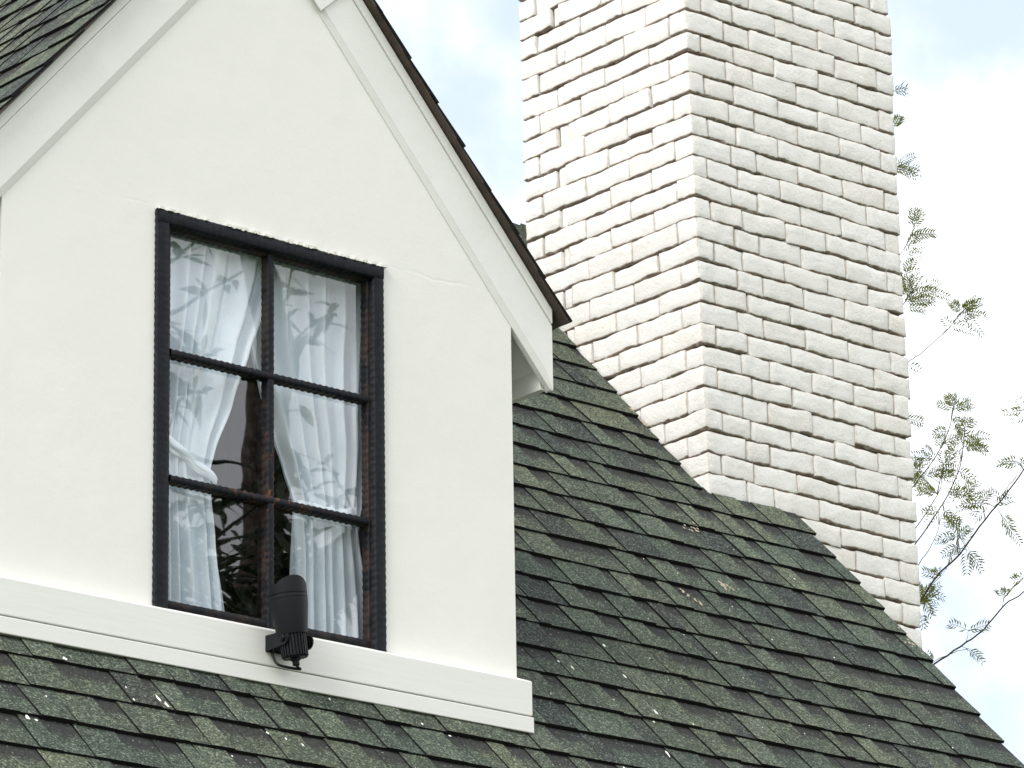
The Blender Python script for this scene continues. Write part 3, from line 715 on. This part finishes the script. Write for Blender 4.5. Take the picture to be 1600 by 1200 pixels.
# ------------------------------------------------------------------ trees
BRANCH=[[[2.91,1.765,0.39,0.00293],[2.939,1.597,0.445,0.00271],[2.931,1.473,0.474,0.00248],[2.91,1.363,0.494,0.00226],[2.883,1.248,0.539,0.00204],[2.856,1.148,0.55,0.00183],[2.857,0.999,0.617,0.00161],[2.853,0.844,0.709,0.0014]],[[3.095,1.94,0.58,0.00337],[3.11,1.811,0.69,0.00315],[3.099,1.723,0.756,0.00293],[3.106,1.623,0.812,0.00271],[3.108,1.517,0.893,0.00249],[3.103,1.432,0.94,0.00228],[3.095,1.346,0.995,0.00206],[3.1,1.245,1.057,0.00185],[3.103,1.114,1.197,0.00164]],[[3.344,2.147,0.892,0.00231],[3.356,2.042,0.982,0.00206],[3.368,1.934,1.083,0.0018],[3.357,1.855,1.16,0.00155],[3.327,1.8,1.217,0.0013],[3.291,1.757,1.263,0.00105]],[[3.542,2.338,1.019,0.00177],[3.548,2.226,1.107,0.00155],[3.545,2.124,1.189,0.00132],[3.51,2.064,1.239,0.0011],[3.472,2.023,1.248,0.00087]],[[3.299,2.078,0.819,0.00144],[3.298,1.978,0.894,0.00126],[3.279,1.913,0.921,0.00109],[3.254,1.851,0.956,0.00092],[3.215,1.803,0.983,0.00076]],[[3.726,2.496,1.253,0.00221],[3.709,2.382,1.311,0.0019],[3.689,2.272,1.364,0.00159],[3.656,2.17,1.426,0.00129],[3.601,2.093,1.473,0.00098]],[[3.297,2.064,1.504,0.00146],[3.296,1.985,1.528,0.00133],[3.284,1.924,1.534,0.00121],[3.292,1.83,1.576,0.00108],[3.292,1.74,1.623,0.00096]],[[2.993,1.772,1.503,0.00151],[2.984,1.679,1.576,0.00118],[2.962,1.624,1.586,0.00084]],[[3.04,1.78,1.715,0.00114],[3.033,1.717,1.767,0.00098],[3.018,1.676,1.786,0.00082],[2.999,1.641,1.798,0.00066]],[[3.106,1.623,0.812,0.00093],[3.079,1.628,0.802,0.0008],[3.061,1.639,0.759,0.00068],[3.041,1.642,0.737,0.00055]],[[3.084,1.661,0.768,0.00093],[3.076,1.625,0.813,0.0008],[3.074,1.59,0.847,0.00068],[3.053,1.575,0.868,0.00055]],[[3.036,1.454,0.862,0.00092],[3.028,1.448,0.892,0.00073],[3.015,1.451,0.909,0.00055]],[[3.06,1.42,0.891,0.00092],[3.079,1.42,0.856,0.00073],[3.087,1.418,0.844,0.00055]],[[3.354,1.921,1.077,0.00096],[3.377,1.898,1.084,0.00072],[3.4,1.871,1.098,0.00048]],[[2.922,1.439,0.479,0.0009],[2.921,1.432,0.497,0.00068],[2.92,1.427,0.509,0.00045]],[[2.91,1.454,0.467,0.0009],[2.922,1.445,0.463,0.00068],[2.929,1.442,0.456,0.00045]],[[2.91,1.283,0.542,0.0009],[2.909,1.277,0.559,0.00067],[2.907,1.274,0.567,0.00045]],[[3.012,1.299,0.949,0.00091],[3.012,1.287,0.975,0.00068],[3.006,1.286,0.988,0.00046]],[[2.997,1.527,0.771,0.00083],[2.955,1.488,0.783,0.00064],[2.917,1.447,0.795,0.00046]]]
FROND=[[2.83,1.344,0.477,-0.038,0.017,0.022],[2.851,1.362,0.483,0.021,-0.046,0.01],[2.914,1.428,0.452,0.026,-0.011,-0.017],[3.022,1.525,0.493,0.021,-0.024,-0.027],[2.943,1.307,0.581,0.005,0.0,0.025],[3.005,1.365,0.606,0.003,-0.005,0.02],[2.999,1.363,0.604,-0.011,-0.006,0.018],[2.967,1.621,0.459,-0.005,0.011,0.027],[2.864,1.522,0.424,-0.006,0.007,0.03],[2.967,1.249,0.634,-0.027,0.008,0.003],[2.957,1.24,0.626,-0.015,0.02,-0.002],[3.118,1.805,0.701,0.023,-0.014,0.054],[3.232,1.92,0.744,-0.046,-0.032,0.054],[3.125,1.818,0.701,0.005,-0.044,0.03],[3.21,1.894,0.736,-0.022,-0.021,0.043],[3.188,1.88,0.728,0.007,-0.017,0.046],[3.122,1.81,0.705,0.015,-0.028,0.054],[3.172,1.863,0.72,-0.002,-0.05,0.042],[3.075,1.758,0.705,0.014,-0.017,-0.036],[3.102,1.78,0.711,0.015,-0.02,-0.037],[3.121,1.799,0.721,0.026,-0.025,-0.004],[3.132,1.808,0.722,0.022,-0.019,-0.028],[3.171,1.831,0.755,0.032,-0.029,-0.006],[3.045,1.703,0.703,0.032,-0.014,0.019],[3.158,1.845,0.691,0.018,-0.003,-0.026],[3.112,1.802,0.672,0.012,-0.004,-0.029],[3.109,1.71,0.765,-0.034,0.021,0.007],[3.102,1.699,0.762,-0.02,0.018,0.01],[3.132,1.742,0.769,0.002,0.002,0.027],[3.101,1.623,0.86,-0.039,0.011,0.045],[3.147,1.668,0.879,-0.029,0.043,0.008],[3.146,1.667,0.879,-0.027,0.034,0.01],[3.086,1.609,0.848,0.019,-0.019,0.027],[3.014,1.538,0.822,0.009,-0.015,0.028],[3.054,1.577,0.814,-0.023,0.031,-0.01],[2.892,1.423,0.757,-0.014,0.024,-0.027],[2.917,1.407,0.743,0.015,-0.019,-0.049],[2.992,1.487,0.771,0.031,-0.007,-0.027],[2.934,1.433,0.75,-0.001,-0.003,-0.051],[3.001,1.529,0.843,-0.005,0.002,0.03],[3.027,1.551,0.855,-0.024,-0.005,0.03],[3.011,1.505,0.797,0.003,-0.009,0.043],[2.934,1.373,0.874,-0.036,0.037,0.001],[3.008,1.447,0.905,-0.033,0.022,-0.001],[3.082,1.506,0.934,0.017,-0.015,0.022],[3.078,1.502,0.931,0.015,-0.004,0.037],[3.112,1.536,0.946,-0.018,0.008,0.024],[3.056,1.474,0.895,-0.012,0.018,-0.013],[2.979,1.397,0.863,-0.022,0.02,0.005],[3.015,1.351,0.815,0.017,-0.028,-0.037],[3.053,1.403,0.867,0.021,-0.019,-0.03],[2.975,1.326,0.833,0.031,0.001,-0.026],[2.947,1.326,0.857,0.008,-0.037,0.021],[3.101,1.473,0.922,0.019,-0.035,0.014],[2.982,1.34,0.887,-0.014,0.022,0.025],[3.09,1.36,1.019,-0.019,0.046,0.004],[3.063,1.335,1.012,-0.036,0.025,0.009],[2.914,1.197,0.948,-0.036,0.012,0.002],[3.057,1.332,1.002,0.031,-0.016,0.008],[3.067,1.335,1.005,0.024,-0.01,0.028],[2.867,1.123,1.075,-0.031,0.029,-0.004],[2.86,1.116,1.071,-0.012,0.01,0.035],[2.907,1.159,1.094,-0.027,0.015,-0.006],[3.02,1.257,1.121,-0.014,0.027,-0.006],[3.402,1.873,1.099,0.023,-0.041,-0.033],[3.417,1.894,1.107,0.02,-0.009,0.041],[3.321,1.801,1.07,0.014,-0.03,0.037],[3.436,1.908,1.115,0.024,-0.025,0.019],[3.471,1.991,1.12,-0.004,-0.003,0.032],[3.361,1.885,1.081,0.003,-0.019,0.033],[3.285,1.85,1.036,0.024,-0.01,-0.044],[3.39,1.955,1.074,0.025,-0.023,-0.036],[3.401,1.962,1.077,0.03,-0.001,-0.044],[3.43,2.014,1.086,-0.009,0.034,-0.014],[3.257,1.846,1.017,-0.021,0.028,0.015],[3.309,1.9,1.038,-0.035,0.015,-0.001],[3.302,1.849,1.088,0.044,-0.029,0.01],[3.276,1.824,1.076,0.052,-0.021,0.005],[3.547,2.095,1.274,-0.02,-0.014,0.033],[3.451,2.009,1.232,0.007,-0.022,0.035],[3.606,2.148,1.295,0.017,-0.031,0.038],[3.591,2.151,1.259,0.036,-0.024,-0.002],[3.517,2.08,1.229,0.013,-0.037,0.012],[3.452,2.036,1.153,-0.039,0.027,0.018],[3.468,2.053,1.163,-0.04,0.032,0.005],[3.449,2.033,1.154,-0.029,0.037,0.018],[3.571,2.15,1.202,-0.032,0.028,0.024],[3.517,2.163,1.247,-0.023,0.039,-0.0],[3.53,2.171,1.253,-0.033,0.025,-0.003],[3.584,2.227,1.281,-0.029,0.032,-0.001],[3.527,2.171,1.256,-0.051,0.021,-0.004],[3.558,2.2,1.266,-0.027,0.023,0.043],[3.494,2.118,1.239,0.072,-0.024,0.017],[3.571,2.187,1.273,0.041,-0.026,0.019],[3.658,2.279,1.313,0.051,-0.03,0.012],[3.566,2.184,1.269,0.049,-0.044,0.004],[3.691,2.363,1.295,0.019,-0.009,0.037],[3.595,2.264,1.257,0.009,-0.013,0.043],[3.714,2.38,1.306,0.036,-0.016,0.022],[3.671,2.342,1.29,-0.02,-0.019,0.032],[3.629,2.299,1.32,0.012,-0.014,0.026],[3.604,2.275,1.311,-0.009,-0.017,0.034],[3.55,2.221,1.294,-0.004,-0.022,0.024],[3.202,1.686,1.168,0.021,-0.038,0.022],[3.39,1.859,1.247,0.04,-0.027,0.006],[3.302,1.777,1.209,0.025,-0.054,0.002],[3.243,1.718,1.178,0.024,-0.054,0.002],[3.301,1.787,1.2,-0.019,0.028,-0.002],[3.316,1.808,1.206,-0.03,0.011,0.029],[3.346,1.829,1.215,-0.025,0.016,0.012],[3.195,1.677,1.182,-0.031,-0.01,0.031],[3.286,1.765,1.22,-0.035,-0.009,0.027],[3.365,1.843,1.258,-0.002,-0.016,0.028],[3.357,1.818,1.289,-0.012,0.009,0.032],[3.209,1.681,1.223,-0.001,-0.02,0.026],[3.353,1.812,1.281,0.008,-0.016,0.026],[3.35,1.812,1.288,0.015,-0.025,0.013],[3.349,1.816,1.266,0.031,-0.033,-0.048],[3.252,1.719,1.221,0.036,-0.016,-0.023],[3.232,1.7,1.218,0.032,-0.045,-0.007],[3.326,1.83,1.153,0.034,-0.026,-0.006],[3.268,1.768,1.126,0.022,-0.025,-0.015],[3.361,1.859,1.161,-0.035,0.01,0.014],[3.32,1.823,1.149,-0.032,0.001,0.016],[3.619,2.112,1.477,-0.019,-0.011,0.033],[3.634,2.126,1.489,0.032,-0.025,0.019],[3.563,2.052,1.453,-0.018,0.007,0.029],[3.525,2.019,1.435,-0.006,-0.002,0.034],[3.666,2.16,1.498,-0.025,0.029,0.014],[3.533,2.026,1.44,-0.013,0.022,0.04],[3.627,2.116,1.478,-0.035,0.021,0.017],[3.531,2.022,1.436,0.029,-0.033,0.015],[3.65,2.138,1.488,0.033,-0.02,0.014],[3.599,2.089,1.462,0.012,-0.044,0.012],[3.505,2.001,1.406,0.018,-0.004,-0.036],[3.54,2.031,1.419,0.011,-0.004,-0.033],[3.543,2.064,1.379,-0.023,0.03,-0.004],[3.649,2.165,1.42,-0.043,0.01,-0.001],[3.608,2.158,1.357,-0.011,-0.011,0.03],[3.676,2.231,1.387,0.003,0.003,0.039],[3.678,2.202,1.4,0.015,-0.032,0.009],[3.665,2.197,1.402,0.03,-0.018,0.016],[3.572,2.159,1.314,-0.034,0.038,0.03],[3.525,2.109,1.293,-0.038,0.002,0.027],[3.575,2.158,1.315,-0.051,0.019,-0.011],[3.389,1.833,1.667,0.012,-0.013,0.034],[3.342,1.793,1.646,0.003,-0.037,0.024],[3.238,1.689,1.601,0.004,-0.045,0.027],[3.387,1.833,1.667,-0.016,0.019,0.037],[3.294,1.742,1.62,0.027,-0.041,0.006],[3.358,1.805,1.657,0.028,-0.039,0.034],[3.27,1.72,1.615,0.013,-0.04,0.023],[3.234,1.685,1.592,0.035,-0.028,-0.047],[3.389,1.829,1.664,0.073,-0.018,-0.003],[3.39,1.843,1.666,-0.023,0.008,0.025],[3.267,1.73,1.606,-0.02,0.004,0.031],[3.282,1.767,1.602,0.025,-0.039,0.012],[3.193,1.702,1.546,0.024,-0.052,-0.009],[3.32,1.823,1.6,-0.012,0.008,0.026],[3.002,1.691,1.586,0.065,-0.023,0.032],[3.036,1.731,1.604,0.028,-0.07,0.031],[3.052,1.741,1.609,0.049,-0.036,0.013],[3.042,1.734,1.601,0.059,-0.046,0.002],[2.906,1.601,1.537,0.056,-0.036,0.001],[2.945,1.628,1.568,-0.002,-0.014,0.047],[3.049,1.731,1.617,-0.003,-0.005,0.045],[3.051,1.731,1.617,0.008,-0.024,0.052],[3.014,1.691,1.602,0.008,-0.019,0.056],[3.022,1.712,1.573,0.027,-0.032,-0.006],[2.936,1.627,1.538,0.045,-0.013,-0.009],[2.893,1.598,1.555,-0.012,0.021,0.055],[2.871,1.575,1.54,-0.019,-0.002,0.052],[2.949,1.647,1.579,-0.034,-0.003,0.038],[2.947,1.65,1.58,-0.018,-0.029,0.041],[2.977,1.681,1.597,-0.011,0.004,0.062],[2.863,1.527,1.541,0.062,-0.03,0.03],[2.903,1.564,1.56,0.037,-0.077,-0.01],[2.912,1.602,1.618,0.001,-0.022,0.039],[3.053,1.745,1.69,0.014,-0.03,0.012],[3.037,1.723,1.681,-0.008,-0.012,0.038],[2.972,1.634,1.762,0.029,-0.046,0.001],[3.009,1.664,1.782,0.025,-0.049,0.001],[3.028,1.681,1.791,0.049,-0.031,0.01],[2.919,1.574,1.759,0.0,-0.039,0.03],[2.925,1.577,1.762,-0.02,-0.013,0.029],[3.007,1.651,1.805,-0.008,-0.012,0.045],[3.072,1.716,1.837,0.0,-0.009,0.05],[2.978,1.658,1.741,0.039,-0.017,0.003],[2.926,1.603,1.708,0.011,-0.018,0.043],[3.036,1.71,1.768,0.016,-0.024,0.032],[2.893,1.587,1.666,0.037,-0.017,0.017],[2.977,1.675,1.716,0.031,-0.012,0.023],[3.125,1.842,2.075,0.059,-0.027,0.023],[3.122,1.847,2.076,0.054,-0.028,0.036],[2.976,1.696,1.993,0.043,-0.046,-0.003],[3.108,1.825,2.064,0.04,-0.036,-0.012],[3.029,1.744,2.024,0.03,-0.029,-0.017],[3.173,1.88,2.228,0.003,-0.023,0.024],[3.135,1.849,2.206,0.004,-0.025,0.026],[3.042,1.756,2.154,-0.005,-0.026,0.024],[3.024,1.735,2.265,0.026,-0.025,0.007],[3.06,1.766,2.282,0.027,-0.02,0.001],[3.179,1.886,1.302,0.04,-0.017,-0.002],[3.188,1.9,1.307,0.033,-0.023,-0.004],[3.164,1.857,1.46,0.018,-0.024,-0.009]]

ft = empty('feathery_tree', (3.4, 2.3, GZ), label='thin-branched tree with feathery leaves rising behind the chimney', category='tree')
mb = MB(); mb.tube([(3.4, 2.3, GZ-.05), (3.42, 2.36, -3), (3.36, 2.30, -1.6), (3.42, 2.36, -.5), (3.34, 2.27, .4), (3.28, 2.2, 1.1), (3.22, 2.12, 1.8), (3.14, 2.0, 2.3)], [.12, .10, .085, .07, .055, .04, .025, .010], 12)
mb.obj('trunk', M_bark, ft, smooth=True)
axis = [Vector(p) for p in ((3.42, 2.36, -.5), (3.38, 2.31, -.05), (3.34, 2.27, .4), (3.31, 2.24, .75), (3.28, 2.2, 1.1), (3.25, 2.16, 1.45), (3.22, 2.12, 1.8))]
for i, b in enumerate(BRANCH):
    pts = [Vector(p[:3]) for p in b]; rr = [p[3] for p in b]
    if i < 9:                                  # limbs spring from the trunk
        st = min(axis, key=lambda q_: (q_-pts[0]).length+max(0, (q_.z-pts[0].z+.1))*3)
        if (st-pts[0]).length > .1:
            mid = st.lerp(pts[0], .5); pts = [st, mid]+pts; rr = [rr[0]*1.9, rr[0]*1.3]+rr
    P2 = []; R2_ = []
    for a in range(len(pts)-1):
        p0, p1, p2, p3 = pts[max(a-1, 0)], pts[a], pts[a+1], pts[min(a+2, len(pts)-1)]
        for q_ in range(4):
            f = q_/4; P2.append(.5*((2*p1)+(p2-p0)*f+(2*p0-5*p1+4*p2-p3)*f*f+(3*p1-p0-3*p2+p3)*f**3)+noise.noise_vector(p1*9+Vector((q_, a, i)))*.003); R2_.append(rr[a]*(1-f)+rr[a+1]*f)
    P2.append(pts[-1]); R2_.append(rr[-1])
    mb = MB(); mb.tube(P2, R2_, 7); mb.obj('branch', M_bark, ft, smooth=True, origin=P2[0])
rf = random.Random(9); mb = MB(); BV = [Vector(p[:3]) for b in BRANCH for p in b]+[Vector(b[k][:3]).lerp(Vector(b[k+1][:3]), .5) for b in BRANCH for k in range(len(b)-1)]
def leaflet(mb, p, d, side, n_, L_, w_):
    """narrow leaflet that curves forward, folded a little along its midrib"""
    a = p; m_ = p+side*L_*.46+d*L_*.26; e = p+side*L_*.74+d*L_*.68+n_*L_*rf.uniform(-.15, .1)
    q_ = d*w_
    mb.add([a, m_+q_+n_*w_*.3, e, m_-q_-n_*w_*.3], [(0, 1, 3), (1, 2, 3)])
for f in FROND:
    p = Vector(f[:3]); d = Vector(f[3:]); Ln = d.length*1.2; d.normalize(); vw = Vector((.62, .72, .31))
    nb = min(BV, key=lambda q_: (q_-p).length)
    if .004 < (nb-p).length < .10: mb.tube([nb, nb.lerp(p, .5)+Vector((0, 0, .004)), p], [.0013, .0010, .0008], 4, cap=False)
    side = d.cross(vw).normalized(); tw = rf.uniform(-.7, .7); n_ = side.cross(d); side = (side*math.cos(tw)+n_*math.sin(tw)).normalized(); n_ = side.cross(d)
    bend = rf.choice([-1, 1])*rf.uniform(.05, .35); pts = []; m_ = max(4, int(Ln/.0078))
    for i in range(m_+1):
        q_ = i/m_; pts.append(p+d*Ln*q_+side*bend*Ln*q_*q_*.5+Vector((0, 0, -.12*Ln*q_*q_)))
    mb.tube(pts[::2] if len(pts) % 2 else pts[::2]+[pts[-1]], .0007, 4, cap=False)
    for i in range(1, m_+1):
        q_ = i/m_; LL = .0290*rf.uniform(.75, 1.1)*rf.uniform(.8, 1.1)*math.sin(math.pi*min(1, .25+.62*q_))**.5; t_ = (pts[i]-pts[i-1]).normalized()
        for sg in (-1, 1): 
            if rf.random() < .93: leaflet(mb, pts[i], t_, side*sg, n_, LL, .0025*rf.uniform(.8, 1.2))
mb.obj('foliage', M_leaf, ft, kind='stuff')

# broad-leaved tree standing in the garden in front of the dormer; the panes mirror it
bt = empty('broadleaf_tree', (4.6, -8.0, GZ), label='broad-leaved garden tree mirrored dark in the dormer window panes', category='tree')
rt_ = random.Random(31); mb = MB()
mb.tube([(4.6, -8, GZ-.05), (4.5, -7.6, -2.6), (4.2, -7.0, -.8), (3.9, -6.6, .4)], [.34, .28, .23, .2], 14); mb.obj('trunk', M_bark, bt, smooth=True)
limbs = [[(3.9, -6.6, .4), (3.4, -5.9, 1.2), (2.7, -5.2, 1.9), (1.9, -4.9, 2.5), (1.2, -4.7, 2.8)], [(3.9, -6.6, .4), (3.8, -5.8, 1.5), (3.4, -5.2, 2.4), (2.7, -4.7, 3.2)],
         [(3.4, -5.9, 1.2), (3.7, -5.2, 1.7), (3.9, -4.6, 2.0)], [(2.7, -5.2, 1.9), (2.3, -4.6, 1.9), (2.0, -4.2, 2.05)], [(3.9, -6.6, .4), (4.7, -6.0, 1.6), (5.2, -5.4, 2.6)], [(2.7, -5.2, 1.9), (2.6, -5.0, 2.6), (2.2, -4.6, 3.1)],
         [(3.4, -5.9, 1.2), (2.9, -5.3, 1.3), (2.5, -4.7, 1.35)]]
tips = []
for l in limbs:
    n = len(l); mb = MB(); mb.tube(l, [.13*(1-i/n)+.02 for i in range(n)], 8); mb.obj('limb', M_bark, bt, smooth=True, origin=l[0])
    for a in range(1, n):
        for _ in range(3):
            q_ = rt_.random(); tips.append(Vector(l[a-1]).lerp(Vector(l[a]), q_))
mb = MB()
def bigleaf(p, d, L_, w_, n_):
    s_ = d.cross(n_).normalized(); k = []
    for f, ww in ((0, .05), (.25, .8), (.55, 1), (.8, .55), (1, .02)):
        c = p+d*L_*f-Vector((0, 0, 1))*L_*.35*f*f; k += [c-s_*w_*ww+n_*.12*w_, c, c+s_*w_*ww+n_*.12*w_]
    fs = []
    for i in range(4): fs += [(i*3, i*3+1, i*3+4, i*3+3), (i*3+1, i*3+2, i*3+5, i*3+4)]
    mb.add(k, fs)
for t_ in tips:
    for s_ in range(2):
        d = Vector((rt_.gauss(0, 1), rt_.gauss(0, 1), rt_.gauss(.5, .8))).normalized(); ln = rt_.uniform(.25, .6); e = t_+d*ln
        mb.tube([t_, t_+d*ln*.5+Vector((0, 0, .02)), e], [.008, .006, .003], 5, cap=False)
        for j in range(15):
            q_ = rt_.uniform(.35, 1); c = t_+d*ln*q_; dd = (d*.4+Vector((rt_.gauss(0, 1), rt_.gauss(0, 1), rt_.gauss(.1, .8)))).normalized()
            nn = Vector((rt_.gauss(0, .5), rt_.gauss(0, .5), 1)).normalized(); bigleaf(c, dd, rt_.uniform(.075, .12), rt_.uniform(.011, .017), nn)
for _ in range(44):
    c0 = Vector((rt_.uniform(2.2, 3.4), rt_.uniform(-5.2, -4.2), rt_.uniform(.9, 1.75)))
    st_ = min((Vector(q_) for l in limbs for q_ in l), key=lambda q_: (q_-c0).length); mb.tube([st_, st_.lerp(c0, .5)+Vector((0, 0, -.06)), c0], [.010, .007, .004], 5, cap=False)
    for j in range(13):
        dd = Vector((rt_.gauss(0, 1), rt_.gauss(0, 1), rt_.gauss(.1, .8))).normalized(); nn = Vector((rt_.gauss(0, .5), rt_.gauss(0, .5), 1)).normalized()
        bigleaf(c0+Vector((rt_.gauss(0, .05), rt_.gauss(0, .05), rt_.gauss(0, .08))), dd, rt_.uniform(.10, .16), rt_.uniform(.014, .021), nn)
mb.obj('foliage', M_leaf2, bt, kind='stuff', smooth=True)
